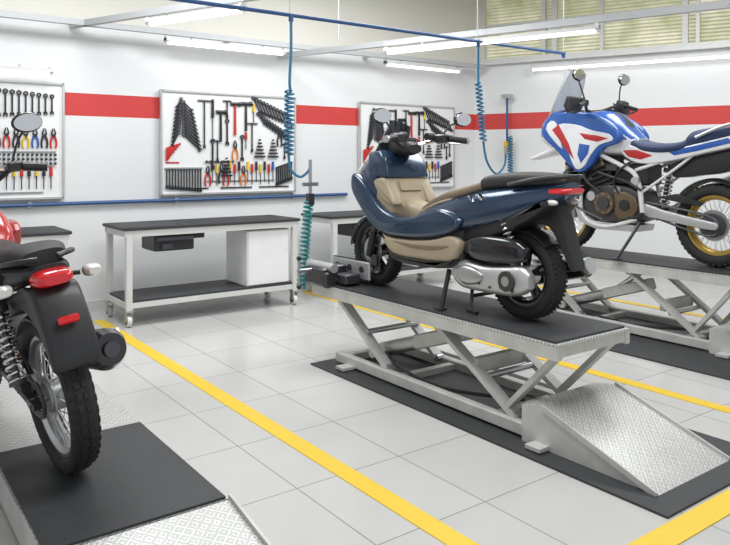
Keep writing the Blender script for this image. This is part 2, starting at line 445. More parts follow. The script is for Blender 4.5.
# ------------------------------------------------------------------ tool boards
HC = [P('h_red', (.6, .03, .02), .4), P('h_yellow', (.8, .55, .04), .4), P('h_blue', (.03, .12, .45), .4), P('h_green', (.05, .3, .08), .4), BLK, ORG]
def TM(u, v, a): return Matrix.Translation((u, -.03, v)) @ Matrix.Rotation(radians(a), 4, 'Y')
def wrench(b, u, v, a, L, m=TOOL):
    b.M = TM(u, v, a); w = .010+L*.028
    b.box((0, 0, 0), (w, .008, L*.8), m)
    b.tube([(cos(t*pi/5)*w*1.1, 0, L*.43+sin(t*pi/5)*w*1.1) for t in range(10)], w*.45, m, n=6, closed=True)
    b.box((-w*.8, 0, -L*.45), (w*.7, .01, w*2), m); b.box((w*.8, 0, -L*.45), (w*.7, .01, w*2), m); b.box((0, 0, -L*.4), (w*2, .01, w*.9), m)
def driver(b, u, v, a, L, h):
    b.M = TM(u, v, a); b.cyl((0, 0, 0), (0, 0, L*.42), .017, h, n=10, r2=.014); b.cyl((0, 0, 0), (0, 0, -L*.58), .005, TOOL, n=6)
def pliers(b, u, v, a, L, h):
    b.M = TM(u, v, a)
    for s in (-1, 1):
        b.tube([(s*.008, 0, 0), (s*.03*L/.26, 0, -L*.2), (s*.035*L/.26, 0, -L*.45), (s*.025*L/.26, 0, -L*.62)], .010, h, n=6, sub=3)
        b.tube([(-s*.004, 0, -.01), (s*.018, 0, L*.1), (s*.005, 0, L*.36)], lambda t: .012*(1-t*.6), TOOL, n=6, sub=3)
    b.cyl((0, -.012, 0), (0, .012, 0), .016, TOOL, n=10)
def hammer(b, u, v, a, L, h, hd=TOOL):
    b.M = TM(u, v, a); b.cyl((0, 0, L/2), (0, 0, -L/2), .012, h, n=8, r2=.016)
    b.cyl((-.055, 0, L/2), (.05, 0, L/2), .02, hd, n=10); b.cyl((.05, 0, L/2), (.075, 0, L/2), .026, hd, n=10)
def tee(b, u, v, a, L, w=.14):
    b.M = TM(u, v, a); b.cyl((0, 0, L/2), (0, 0, -L/2), .008, TOOL, n=8); b.cyl((-w/2, 0, L/2), (w/2, 0, L/2), .009, TOOL, n=8); b.cyl((0, 0, -L/2), (0, 0, -L/2-.04), .014, TOOL, n=8)
def rail(b, u0, u1, v, m=None):
    b.M = TM((u0+u1)/2, v, 0); b.box((0, .012, 0), (u1-u0, .02, .014), m or STEEL)
def board(x0, kind):
    W, Hh = 1.69, 1.14
    e = empty('tool_board', (x0, WY-.03, 1.18))
    b = MB('panel', e); b.box((W/2, 0, Hh/2), (W, .03, Hh), WPL, ch=.004)
    for s in (0, 1):
        b.box((s*W, -.01, Hh/2), (.02, .05, Hh+.02), ALU); b.box((W/2, -.01, s*Hh), (W, .05, .02), ALU)
    b.done()
    b = MB('hand_tools', e)
    if kind == 'A':
        for i in range(11):
            v = 1.06-.040*i
            wrench(b, .20-.004*i, v-.05, 28, .12+.006*i); wrench(b, .30+.005*i, v-.08, -48, .15+.014*i)
        tee(b, .50, .80, 0, .5, .16); driver(b, .60, .86, 0, .5, BLK); wrench(b, .6, .45, 0, .34)
        hammer(b, .70, .76, 0, .34, BLK); tee(b, .66, .50, 0, .2, .08); tee(b, .78, .98, 0, .16, .1); wrench(b, .78, .70, 0, .3)
        hammer(b, .88, .85, 0, .36, HC[0]); pliers(b, .88, .52, 0, .24, HC[5])
        hammer(b, 1.02, .88, 0, .32, BLK); wrench(b, .97, .52, 0, .3); tee(b, 1.1, .66, 0, .3); driver(b, 1.12, .95, 0, .22, HC[1])
        for i in range(11): wrench(b, 1.16+.045*i, 1.03-.016*i, -28, .22-.005*i)
        for i in range(10): wrench(b, 1.22+.038*i, .87-.022*i, -38, .17)
        pliers(b, 1.47, .68, 0, .22, BLK); tee(b, 1.6, .6, 0, .26, .1); tee(b, 1.54, .5, 0, .14, .06); driver(b, 1.02, .62, 0, .2, HC[0])
        for j in range(6):
            for i in range(j+1):
                for ux in (.77, 1.2, 1.38):
                    b.M = TM(ux+(i-j/2)*.024, (.40 if ux < 1 else .62)-.04*j, 0); b.cyl((0, .01, 0), (0, -.02, 0), .010, TOOL, n=8)
        for i in range(13): tee(b, .06+i*.033, .19-.002*i, 0, .17+.004*i, .022)
        rail(b, .04, .48, .29)
        cs = [0, 4, 1, 4, 0, 1, 0, 4, 5, 1, 0, 4, 1, 4, 0, 2]
        for i, c in enumerate(cs):
            (pliers if i in (0, 3, 4, 8) else driver)(b, .54+i*.056, .23+.03*(i % 2), 0, .24, HC[c])
        for i in range(9): tee(b, 1.43+.026*i, .2+.008*i, 0, .18, .02)
        rail(b, .5, 1.4, .14); rail(b, .1, .55, .06, TOOL); rail(b, .7, 1.1, .06, TOOL); rail(b, 1.2, 1.6, .06, TOOL)
        for i in range(5): wrench(b, .55+.07*i, .36, 90, .06)
    else:
        for i in range(16): wrench(b, .08+.048*i, .93-.008*i, 6, .34-.012*i)
        for i in range(12): wrench(b, .92+.06*i, .93, 0, .30-.010*i)
        for i in range(8): pliers(b, 1.0+.085*i, .62, 0, .20, HC[(4, 4, 0, 4, 1, 2, 4, 0)[i]])
        for i in range(9): wrench(b, .15, .70-.05*i, 60, .20)
        for i in range(9): wrench(b, .34, .70-.05*i, -60, .20)
        for i in range(5): hammer(b, .55+.09*i, .58, 0, .28, BLK)
        for i in range(17): driver(b, .50+.067*i, .22, 0, .22, HC[(4, 1, 0, 4, 1, 4, 0, 2, 4, 5)[i % 10]])
        for j in range(6):
            for i in range(16):
                b.M = TM(.98+.042*i, .43-.022*j, 0)
                if j % 2 == 0: b.cyl((0, .01, 0), (0, -.02, 0), .012, TOOL, n=8)
        for i in range(10): tee(b, .07+.035*i, .15, 0, .12, .02)
        rail(b, .2, 1.5, .06); rail(b, .5, 1.6, .32); rail(b, .95, 1.62, .46)
    b.M = Matrix.Identity(4); b.done()
    b = MB('red_wing_emblem', e)
    for k in range(6): b.bar((.05, -.03, .50-.026*k), (.22-.026*k, -.03, .56-.03*k), .004, .022, HC[0])
    b.box((.13, -.02, .35), (.15, .004, .016), HC[0])
    b.done()
board(.12, 'B'); board(2.82, 'A'); board(5.5, 'A')

# ------------------------------------------------------------------ lifts
def clamp(e, W, y, z):
    b = MB('wheel_clamp', e)
    b.box((W/2, y, z+.02), (.5, .32, .04), ALU, ch=.006)
    for s in (-1, 1):
        b.box((W/2+s*.1, y-.10, z+.11), (.03, .50, .15), ALU, ch=.012)
        for q in (-.26, -.1, .06): b.cyl((W/2+s*.08, y+q, z+.12), (W/2+s*.125, y+q, z+.12), .025, DSTEEL)
        b.box((W/2+s*.17, y+.02, z+.08), (.12, .16, .11), DSTEEL, ch=.01)
    b.cyl((W/2-.5, y+.05, z+.1), (W/2+.2, y+.05, z+.1), .018, STEEL); b.cyl((W/2-.49, y+.05, z-.02), (W/2-.49, y+.05, z+.2), .012, STEEL)
    b.ball((W/2-.49, y+.05, z+.2), .02, BLK); b.ball((W/2-.49, y+.05, z-.02), .02, BLK)
    b.box((W/2-.32, y+.02, z+.06), (.12, .26, .14), DSTEEL, ch=.015); b.cyl((W/2-.3, y-.16, z+.13), (W/2-.3, y+.2, z+.13), .035, ALU)
    b.box((W/2-.32, y-.12, z+.04), (.1, .05, .12), DSTEEL, ch=.01); b.box((W/2+.02, y+.16, z+.06), (.4, .03, .1), DSTEEL, ch=.005)
    b.box((W/2-.2, y-.2, z+.05), (.14, .14, .08), DSTEEL, ch=.01)
    b.done()
def wedge(b, prof, W):
    vs = [(s, p[0], p[1]) for s in (0, W) for p in prof]; n = len(prof)
    b.add(vs, [(i, (i+1) % n, n+(i+1) % n, n+i) for i in range(n)]+[list(range(n)), list(range(n, 2*n))], [CHK]*n+[WOLD, WOLD])
def lift(x, y, z, W, L, mx0, mx1, my0, my1):
    e = empty('motorcycle_lift', (x, y, 0))
    b = MB('platform', e)
    b.box((W/2, L/2, z-.008), (W, L, .012), CHK)
    for s in (.02, W-.02): b.box((s, L/2, z-.05), (.04, L, .075), WOLD)
    for t in (.03, L*.3, L*.6, L-.03): b.box((W/2, t, z-.045), (W-.08, .05, .06), WOLD)
    b.done()
    b = MB('platform_mat', e); b.box((W/2, L*.46, z+.004), (W-.03, L*.9, .012), MAT_R); b.done()
    b = MB('base_frame', e)
    for s in (.05, W-.05):
        b.box((s, .95, .06), (.06, 2.3, .07), WOLD, ch=.005)
    for t in (-.1, .5, 1.4, 2.05): b.box((W/2, t, .05), (W-.1, .06, .05), WOLD)
    b.box((W/2, 1.0, .03), (W-.12, .8, .01), DSTEEL)
    for s in (-.03, W+.03):
        for t in (.1, 1.9): b.box((s, t, .03), (.1, .1, .02), WOLD)
    b.done()
    b = MB('scissor_arms', e)
    zt = z-.09
    for s in (.09, W-.09):
        b.bar((s, 2.12, zt), (s, 1.53, .09), .03, .075, WOLD, up=(1, 0, 0)); b.bar((s, 1.01, zt), (s, .35, .09), .03, .075, WOLD, up=(1, 0, 0))
        for q in ((2.12, zt), (1.53, .09), (1.01, zt), (.35, .09)): b.cyl((s-.03, q[0], q[1]), (s+.03, q[0], q[1]), .028, STEEL)
        b.bar((s, .05, zt+.02), (s, .42, .13), .03, .06, WOLD, up=(1, 0, 0))
    for q in ((1.78, .3), (.62, .25)): b.cyl((.08, q[0], q[1]), (W-.08, q[0], q[1]), .02, STEEL)
    b.box((W/2, .7, .3), (W-.2, .05, .09), WOLD); b.done()
    b = MB('hydraulic_cylinder', e)
    b.cyl((W/2-.12, 1.75, .16), (W/2-.12, 1.3, .31), .05, STEEL); b.cyl((W/2-.12, 1.3, .31), (W/2-.12, .95, zt), .024, CHR); b.cyl((W/2-.2, 1.78, .14), (W/2, 1.78, .14), .04, WOLD)
    b.box((W/2-.12, 1.1, .38), (.12, .5, .1), WOLD, rot=(-.32, 0, 0), ch=.01)
    b.tube([(W/2-.12, 1.7, .2), (W/2-.2, 1.5, .12), (W/2-.2, 1.0, .08), (W/2, .5, .1)], .012, BLK, sub=5)
    b.done()
    b = MB('ramp', e)
    wedge(b, [(-.57, .0), (-.57, .012), (.1, .235), (.24, .21), (.24, .0)], W)
    for s in (-.006, W+.006): b.bar((s, -.57, .012), (s, .1, .235), .012, .03, WOLD)
    b.done()
    clamp(e, W, L-.12, z+.01)
    m = MB('floor_rubber_mat'); m.box(((mx0+mx1)/2, (my0+my1)/2, .006), (mx1-mx0, my1-my0, .012), MAT_R); m.done()
    return e
lift(3.02, 2.4, .585, .65, 2.4, 2.88, 3.92, 1.7, 4.6)
lift(5.6, 2.71, .65, .65, 2.4, 5.05, 6.45, 1.9, 5.4)
e = empty('motorcycle_lift', (.58, 2.72, 0)); W = .72
b = MB('platform', e); b.box((W/2, 1.25, .135), (W, 2.5, .02), CHK)
for s in (.02, W-.02): b.box((s, 1.25, .07), (.04, 2.5, .11), WOLD)
for t in (.1, .9, 1.7, 2.4): b.box((W/2, t, .07), (W-.08, .06, .1), WOLD)
b.done()
b = MB('platform_mat', e); b.box((W/2, .53, .15), (W-.02, 1.05, .012), MAT_R); b.done()
b = MB('ramp', e); wedge(b, [(-.75, .0), (-.75, .01), (-.01, .145), (-.01, 0)], W)
for s in (-.006, W+.006): b.bar((s, -.75, .015), (s, 0, .15), .012, .03, WOLD)
b.done()

# ------------------------------------------------------------------ wheels
def wheel(e, name, x, R, tw, rr, style, rim, knob=False, disc=.12, hub=.05):
    b = MB(name, e); c = (x, 0, R); h = tw/2; th = R-rr
    prof = []
    for i in range(20):
        a = 2*pi*i/20; ca, sa = cos(a), sin(a)
        prof.append((rr+th/2+th/2*math.copysign(abs(ca)**.75, ca), h*math.copysign(abs(sa)**.75, sa)))
    b.spin(prof, c, RUB, n=64)
    if knob:
        N = 44
        for i in range(N):
            a = 2*pi*i/N
            for k, yy in enumerate((-.72, -.25, .25, .72)):
                aa = a+(pi/N if k in (1, 2) else 0); q = R-.003-(.013 if abs(yy) > .5 else 0)
                b.box((x+cos(aa)*q, yy*h, R+sin(aa)*q), (.016, tw*.2, 2*pi*R/N*.55), RUB, rot=(0, -aa, 0))
    else:
        N = 56
        for i in range(N):
            a = 2*pi*i/N
            for s in (-1, 1):
                b.box((x+cos(a)*(R-.004), s*h*.5, R+sin(a)*(R-.004)), (.008, h*.7, .012), RUB, rot=(s*.6, -a, 0))
    b.spin([(rr+.008, -h*.62), (rr+.008, -h*.55), (rr-.014, -h*.4), (rr-.018, 0), (rr-.014, h*.4), (rr+.008, h*.55), (rr+.008, h*.62), (rr-.012, h*.62), (rr-.03, h*.35), (rr-.032, 0), (rr-.03, -h*.35), (rr-.012, -h*.62)], c, rim, n=64)
    b.cyl((x, -h*.9, R), (x, h*.9, R), hub, ALU if style == 'spoke' else rim, n=24); b.cyl((x, -h*1.5, R), (x, h*1.5, R), .014, STEEL)
    if style == 'spoke':
        for i in range(36):
            a = 2*pi*i/36; a2 = a+(.45 if i % 2 else -.45); s = 1 if (i//2) % 2 else -1
            b.cyl((x+cos(a2)*hub*.95, s*h*.7, R+sin(a2)*hub*.95), (x+cos(a)*(rr-.02), s*h*.1, R+sin(a)*(rr-.02)), .0028, CHR, n=6)
        for s in (-1, 1): b.cyl((x, s*h*.62, R), (x, s*h*.75, R), hub*1.35, ALU, n=24)
    else:
        for i in range(5):
            a = 2*pi*i/5+.3
            for da in (-.16, .16):
                b.bar((x+cos(a)*hub*.7, 0, R+sin(a)*hub*.7), (x+cos(a+da)*(rr-.02), 0, R+sin(a+da)*(rr-.02)), .022, tw*.25, rim, up=(0, 1, 0))
    if disc: b.spin([(disc, h*.85), (disc, h*.85+.006), (disc*.65, h*.85+.006), (disc*.65, h*.85)], c, STEEL, n=40)
    b.done(); return b

def mirror(b, base, head, ly_dir, r=.065, back=GBLK):
    b.tube([base, Vector(base).lerp(Vector(head), .5)+Vector((.02, 0, .02)), Vector(head)+Vector((.02, 0, -.02))], .007, BLK, sub=4)
    hx, hy, hz = head
    b.ball((hx+.012, hy, hz), r, back, sc=(.3, 1.1, .75), n=18)
    vs = [Vector((hx-.012, hy+cos(2*pi*i/20)*r*.98, hz+sin(2*pi*i/20)*r*.62)) for i in range(20)]
    vs2 = [v+Vector((.012, 0, 0)) for v in vs]
    b.add(vs+vs2, [list(range(20)), list(range(20, 40))]+[(i, (i+1) % 20, 20+(i+1) % 20, 20+i) for i in range(20)], MIR)

def spring(b, p1, p2, r=.032, m=STEEL, body=DSTEEL, turns=9):
    p1 = Vector(p1); p2 = Vector(p2)
    b.cyl(p1, p2, r*.45, body, n=10); b.tube(helix(p1.lerp(p2, .12), p1.lerp(p2, .85), r, turns), .0065, m, n=6)
    b.cyl(p1.lerp(p2, .85), p1.lerp(p2, .92), r*1.15, body); b.cyl(p1.lerp(p2, .08), p1.lerp(p2, .13), r*1.15, body)

def screen(b, x0, z0, dx, dz, w0, wtap, curve, m, A=11, K=8, th=.005):
    vs = []; fs = []
    for i in range(A):
        t = i/(A-1)*2-1
        for k in range(K):
            q = k/(K-1); w = w0*(1-wtap*q*q)
            vs.append(Vector((x0+dx*q-curve*t*t, t*w, z0+dz*q-.05*t*t*q)))
    n0 = len(vs); vs += [v+Vector((-th, 0, -.002)) for v in vs]
    for i in range(A-1):
        for k in range(K-1):
            a = i*K+k; fs += [(a, a+1, a+K+1, a+K), (n0+a, n0+a+1, n0+a+K+1, n0+a+K)]
    b.add(vs, fs, m); return vs, A, K

# ------------------------------------------------------------------ scooter (blue)
e = empty('scooter', (3.35, 2.889, .597), (0, 0, radians(90)))
wheel(e, 'rear_wheel', 0, .262, .13, .18, 'alloy', GBLK, disc=0)
wheel(e, 'front_wheel', 1.48, .262, .11, .185, 'alloy', GBLK, disc=.11)
b = MB('rear_body', e)
b.loft([(.92, .52, .60, .09), (.80, .50, .645, .15), (.64, .48, .70, .19), (.45, .48, .75, .205), (.25, .52, .79, .20), (.05, .57, .815, .182), (-.10, .63, .825, .155), (-.23, .69, .83, .12), (-.33, .75, .83, .07)], BLU, e=3, n=44, sub=10, tap=.10)
b.done()
b = MB('under_cover', e)
b.rprism([(.46, .50), (.1, .60), (-.18, .70), (-.26, .72), (-.2, .64), (.0, .54), (.2, .46), (.44, .38)], -.165, .165, .03, BLK, sub=4)
b.rprism([(1.28, .60), (1.16, .40), (1.05, .27), (.5, .255), (.36, .32), (.36, .52), (1.0, .54)], -.19, .19, .03, BLK)
b.done()
b = MB('footboard', e)
b.rprism([(1.12, .545), (.7, .52), (.45, .53), (.45, .50), (.7, .49), (1.12, .50)], -.215, .215, .008, BLK)
b.done()
b = MB('side_panels', e)
wf = lambda x, z: 1-.12*max(0, x-1.1)-.10*max(0, (.6-x))
for s in (-1, 1):
    b.rprism([(1.50, .86), (1.52, .74), (1.40, .60), (1.26, .49), (1.10, .435), (.86, .43), (.62, .45), (.42, .50), (.34, .58), (.50, .64), (.66, .62), (.82, .575), (.98, .57), (1.12, .61), (1.24, .69), (1.36, .80)], s*.14, s*.25, .03, BLU, sub=5, yf=wf)
    b.rprism([(1.18, .46), (1.08, .42), (.86, .415), (.62, .435), (.44, .475), (.36, .44), (.38, .36), (.46, .31), (.8, .295), (1.0, .305), (1.10, .36)], s*.13, s*.238, .022, BEI, sub=5, yf=wf)
    b.rprism([(1.10, .33), (.96, .29), (.5, .285), (.40, .34), (.46, .265), (.8, .245), (1.0, .26)], s*.13, s*.228, .012, BLK, sub=3, yf=wf)
    b.rprism([(1.0, .395), (.8, .365), (.56, .375), (.44, .41), (.56, .40), (.8, .39)], s*.22, s*.241, .003, BRN, sub=3, yf=wf)
    b.rprism([(1.26, .81), (1.15, .83), (1.08, .75), (1.02, .65), (1.08, .64), (1.17, .68), (1.24, .75)], s*.12, s*.214, .02, BEI, sub=4)
    b.rprism([(.30, .735), (.27, .70), (.26, .70), (.285, .735)], s*.17, s*.206, .002, CHR)
    b.rprism([(.24, .745), (.19, .71), (.17, .715), (.22, .75)], s*.17, s*.204, .002, CHR)
b.done()
b = MB('centre_tunnel', e)
b.loft([(.74, .50, .635, .085), (.86, .48, .645, .095), (.98, .48, .665, .10), (1.08, .48, .70, .11), (1.15, .48, .76, .13), (1.2, .5, .80, .14)], BEI, e=3, n=28, sub=8); b.done()
b = MB('inner_shield', e)
tf = lambda x, z: 1-.45*max(0, (z-.78))
b.rprism([(1.36, .83), (1.13, .83), (1.09, .74), (1.04, .63), (1.06, .56), (1.2, .54), (1.36, .62)], -.200, .200, .025, BEI, sub=0, yf=tf)
b.rprism([(1.36, 1.02), (1.22, 1.03), (1.15, .96), (1.115, .835), (1.36, .835)], -.208, .208, .025, BLU, sub=0, yf=tf)
b.rprism([(1.14, .81), (1.10, .81), (1.075, .74), (1.1, .74)], -.10, .10, .01, BEI)
b.done()
b = MB('front_cowl', e)
b.loft([(1.24, .56, 1.01, .20), (1.32, .54, 1.045, .212), (1.40, .56, 1.03, .208), (1.48, .59, .985, .188), (1.56, .635, .92, .15), (1.63, .68, .86, .10), (1.68, .73, .81, .045)], BLU, e=2.7, n=48, sub=10, tap=.15)
b.rprism([(1.70, .80), (1.60, .66), (1.50, .58), (1.44, .60), (1.54, .72), (1.64, .82)], -.06, .06, .01, BLK, sub=3)
b.done()
b = MB('headlight', e)
for s in (-1, 1):
    b.loft([(1.44, .88, .95, .05), (1.53, .85, .92, .05), (1.60, .81, .87, .035), (1.66, .78, .82, .012)], CLR, yc=s*.09, n=16, sub=4)
b.done()
b = MB('windshield', e); screen(b, 1.46, .96, -.16, .30, .15, .35, .09, GLS, A=9, K=6, th=.006); b.done()
b = MB('handlebar', e)
b.loft([(1.04, 1.01, 1.07, .06), (1.12, .99, 1.11, .09), (1.24, .99, 1.12, .09), (1.32, 1.01, 1.08, .06)], BLK, n=20, sub=5)
b.box((1.12, 0, 1.10), (.06, .12, .03), GLS, rot=(0, .4, 0), ch=.006)
b.tube([(.90, -.37, 1.10), (.98, -.25, 1.115), (1.12, -.08, 1.07), (1.12, .08, 1.07), (.98, .25, 1.115), (.90, .37, 1.10)], .014, CHR, sub=6)
for s in (-1, 1):
    b.cyl((.90, s*.37, 1.10), (.96, s*.25, 1.115), .023, BLK); b.cyl((.893, s*.39, 1.10), (.90, s*.37, 1.10), .025, STEEL)
    b.box((.99, s*.21, 1.115), (.09, .09, .065), BLK, rot=(0, 0, -s*.4), ch=.012); b.cyl((1.03, s*.16, 1.13), (1.03, s*.10, 1.13), .028, BLK)
    b.tube([(1.04, s*.22, 1.10), (1.03, s*.31, 1.085), (.97, s*.38, 1.08)], .007, STEEL, sub=4)
    mirror(b, (1.0, s*.22, 1.13), (.94, s*.38, 1.26), s, r=.075)
b.done()
b = MB('front_fork', e)
for s in (-1, 1): b.cyl((1.48, s*.085, .262), (1.30, s*.085, .75), .024, DSTEEL); b.cyl((1.48, s*.085, .23), (1.42, s*.085, .42), .03, BLK)
b.arc((1.48, 0, .262), .285, 5, 150, .15, .012, BLU, crown=.03)
b.box((1.40, .09, .2), (.06, .04, .09), DSTEEL, ch=.01)
b.done()
b = MB('seat', e)
b.loft([(.95, .57, .60, .05), (.84, .59, .65, .10), (.70, .63, .712, .14), (.54, .67, .765, .160), (.38, .715, .80, .168), (.27, .75, .83, .155), (.22, .77, .84, .12)], BRN, n=36, sub=10, e=3)
b.loft([(.965, .555, .59, .05), (.84, .575, .635, .105), (.70, .61, .68, .145), (.54, .65, .725, .163), (.42, .68, .74, .155)], BEI, n=32, sub=8, e=3)
b.loft([(.28, .75, .83, .12), (.22, .765, .865, .150), (.05, .785, .885, .155), (-.12, .80, .885, .135), (-.25, .81, .875, .1), (-.32, .815, .85, .05)], SEATB, n=32, sub=8, e=3.2)
b.done()
b = MB('grab_rail', e); b.tube([(.0, .165, .81), (-.18, .14, .845), (-.32, .09, .862), (-.37, 0, .862), (-.32, -.09, .862), (-.18, -.14, .845), (0, -.165, .81)], .014, BLK, sub=5)
b.done()
b = MB('tail_light', e)
b.loft([(-.26, .755, .80, .12), (-.33, .76, .80, .10), (-.37, .77, .80, .06)], LRED, n=20, sub=5)
for s in (-1, 1): b.ball((-.27, s*.1, .715), .028, CLR, sc=(1.5, .8, .6))
b.done()
b = MB('rear_fender', e)
b.rprism([(.05, .62), (-.08, .70), (-.22, .73), (-.29, .66), (-.355, .46), (-.385, .35), (-.35, .34), (-.29, .45), (-.20, .57), (-.06, .58)], -.052, .052, .012, BLK, sub=3)
b.arc((0, 0, .262), .285, 60, 135, .13, .01, BLK); b.done()
b = MB('engine', e)
b.loft([(.46, .20, .30, .04), (.38, .15, .33, .05), (.2, .145, .31, .05), (.0, .15, .33, .052), (-.1, .17, .34, .05), (-.16, .21, .30, .03)], ALU, yc=.145, n=24, sub=6, e=3)
b.loft([(.40, .22, .28, .02), (.34, .18, .30, .03), (.24, .19, .29, .03), (.18, .22, .26, .02)], STEEL, yc=.185, n=20, sub=5)
b.cyl((-.02, .19, .245), (-.02, .212, .245), .06, ENG, n=24); b.cyl((-.02, .2, .245), (-.02, .216, .245), .03, STEEL)
b.loft([(.34, .37, .46, .04), (.26, .345, .49, .055), (.1, .34, .50, .058), (-.06, .35, .49, .05), (-.13, .38, .45, .03)], GBLK, yc=.15, n=24, sub=6, e=3.5)
b.box((.3, 0, .32), (.34, .2, .2), ENG, ch=.02); b.box((.5, 0, .3), (.14, .14, .12), DSTEEL, ch=.01)
b.cyl((0, -.06, .262), (0, .12, .262), .06, ALU)
for k in range(5): b.cyl((.3-.09*k, .195, .19+.012*(k % 2)), (.3-.09*k, .203, .19+.012*(k % 2)), .008, DSTEEL)
b.tube([(.34, .14, .5), (.40, .17, .44), (.44, .14, .36)], .016, BLK, sub=4)
b.done()
b = MB('rear_shocks', e)
for s in (-1, 1): spring(b, (-.03, s*.125, .30), (.06, s*.14, .66), .03, CHR)
b.done()
b = MB('muffler', e); b.cyl((.35, -.17, .16), (.12, -.19, .2), .025, DSTEEL); b.cyl((.14, -.19, .22), (-.28, -.2, .33), .065, GBLK, n=24); b.cyl((-.28, -.2, .33), (-.31, -.2, .34), .05, ALU); b.done()
b = MB('centre_stand', e)
for s in (-1, 1): b.bar((.36, s*.1, .2), (.30, s*.17, .0), .022, .022, BLK); b.bar((.33, s*.17, .012), (.25, s*.17, .008), .03, .02, BLK)
b.cyl((.33, -.14, .1), (.33, .14, .1), .012, BLK); b.bar((.50, .17, .25), (.48, .26, .005), .022, .022, BLK); b.box((.48, .265, .01), (.07, .05, .012), BLK); b.done()

# ------------------------------------------------------------------ adventure motorcycle
e = empty('adventure_motorcycle', (5.92, 3.045, .666), (0, 0, radians(90)))
wheel(e, 'rear_wheel', 0, .345, .15, .245, 'spoke', GOLD, knob=True, disc=.13)
wheel(e, 'front_wheel', 1.55, .36, .11, .28, 'spoke', GOLD, knob=True, disc=.15)
b = MB('front_fork', e)
for s in (-1, 1):
    b.cyl((1.56, s*.1, .36), (1.47, s*.1, .72), .026, DSTEEL); b.cyl((1.47, s*.1, .70), (1.30, s*.1, 1.32), .032, STEEL)
    b.rprism([(1.62, .36), (1.56, .3), (1.50, .36), (1.47, .7), (1.54, .7)], s*.12, s*.155, .008, BLK, sub=2)
b.box((1.42, 0, .86), (.08, .28, .05), BLK, ch=.01); b.box((1.32, 0, 1.26), (.08, .28, .05), BLK, ch=.01)
b.arc((1.55, 0, .37), .40, 25, 130, .13, .01, WHT, crown=.03)
b.done()
b = MB('front_beak', e)
b.loft([(1.98, .90, .93, .04), (1.92, .89, .94, .07), (1.75, .92, 1.0, .10), (1.6, .95, 1.05, .12), (1.5, .97, 1.06, .1)], WHT, n=20, sub=6)
b.done()
b = MB('front_cowl', e)
def fcw(c):
    if c.x > 1.70 and abs(c.y) < .075: return BLK
    if c.z < 1.14: return WHT
    if c.x < 1.5 and c.z > 1.33: return BLK
b.loft([(1.82, 1.12, 1.22, .06), (1.76, 1.05, 1.30, .12), (1.66, 1.02, 1.37, .17), (1.52, 1.03, 1.40, .19), (1.36, 1.08, 1.39, .18), (1.25, 1.13, 1.33, .15)], RBL, n=36, sub=8, fn=fcw)
for s in (-1, 1): b.ball((1.76, s*.07, 1.19), .05, CLR, sc=(.8, 1, .75))
b.done()
b = MB('windshield', e)
vs, A, K = screen(b, 1.72, 1.32, -.20, .49, .20, .38, .12, GLC)
b.tube([vs[k]+Vector((.003, 0, 0)) for k in range(K)]+[vs[i*K+K-1] for i in range(1, A)]+[vs[(A-1)*K+k] for k in range(K-2, -1, -1)], .004, GRY, n=6)
b.done()
b = MB('fuel_tank', e)
b.loft([(1.32, 1.02, 1.26, .12), (1.2, .95, 1.35, .19), (1.02, .93, 1.36, .21), (.9, .93, 1.30, .2), (.78, .93, 1.18, .155), (.68, .95, 1.09, .11)], RBL, n=36, sub=8, fn=lambda c: WHT if c.z < 1.08 else (BLK if abs(c.y) < .05 and c.z > 1.2 else None))
b.cyl((1.03, 0, 1.355), (1.03, 0, 1.37), .05, BLK); b.done()
b = MB('side_fairings', e)
for s in (-1, 1):
    Y = lambda a, c_: (s*a, s*c_)
    b.rprism([(1.66, 1.14), (1.6, 1.30), (1.38, 1.36), (1.12, 1.34), (.95, 1.28), (.80, 1.17), (.78, 1.06), (.96, .99), (1.08, .84), (1.22, .77), (1.34, .85), (1.5, 1.0)], *Y(.17, .245), .022, RBL, sub=4)
    b.rprism([(1.44, 1.24), (1.24, 1.23), (1.06, 1.17), (.88, 1.13), (.84, 1.07), (.98, 1.03), (1.08, .93), (1.14, .84), (1.22, .80), (1.28, .86), (1.34, 1.0), (1.42, 1.12)], *Y(.23, .254), .006, WHT, sub=3)
    b.rprism([(1.60, 1.20), (1.54, 1.28), (1.47, 1.25), (1.44, 1.13), (1.40, 1.0), (1.50, 1.08)], *Y(.23, .254), .006, WHT, sub=2)
    b.rprism([(1.52, 1.19), (1.44, 1.24), (1.32, 1.05), (1.26, .90), (1.34, .98), (1.44, 1.10)], *Y(.235, .258), .004, RED)
    b.rprism([(1.20, 1.15), (1.0, 1.12), (.88, 1.09), (1.0, 1.06), (1.14, 1.09)], *Y(.235, .257), .004, RED)
    b.rprism([(1.20, 1.05), (1.08, 1.03), (1.10, .95), (1.18, .86), (1.22, .94)], *Y(.235, .257), .004, RBL)
    b.rprism([(1.42, .95), (1.30, .98), (1.2, .6), (1.28, .55)], *Y(.14, .2), .01, BLK)
    for k in range(5): b.bar((1.38-.03*k, s*.2, .92-.07*k), (1.27-.02*k, s*.2, .93-.07*k), .006, .01, STEEL, up=(0, 1, 0))
    b.rprism([(.86, 1.05), (.66, 1.01), (.40, .975), (.14, 1.02), (-.14, 1.08), (-.42, 1.13), (-.50, 1.11), (-.3, 1.02), (-.02, .96), (.25, .90), (.5, .86), (.68, .87), (.80, .94)], *Y(.08, .15), .013, WHT, sub=3)
    b.rprism([(.36, .965), (.1, 1.015), (-.16, 1.07), (-.20, 1.03), (.1, .965), (.30, .93)], *Y(.145, .154), .003, RBL)
    b.rprism([(.80, .98), (.66, .985), (.50, .93), (.62, .895), (.74, .92)], *Y(.145, .154), .003, RED)
    b.rprism([(-.22, 1.08), (-.42, 1.12), (-.46, 1.10), (-.24, 1.04)], *Y(.12, .154), .003, RED)
b.done()
b = MB('seat', e)
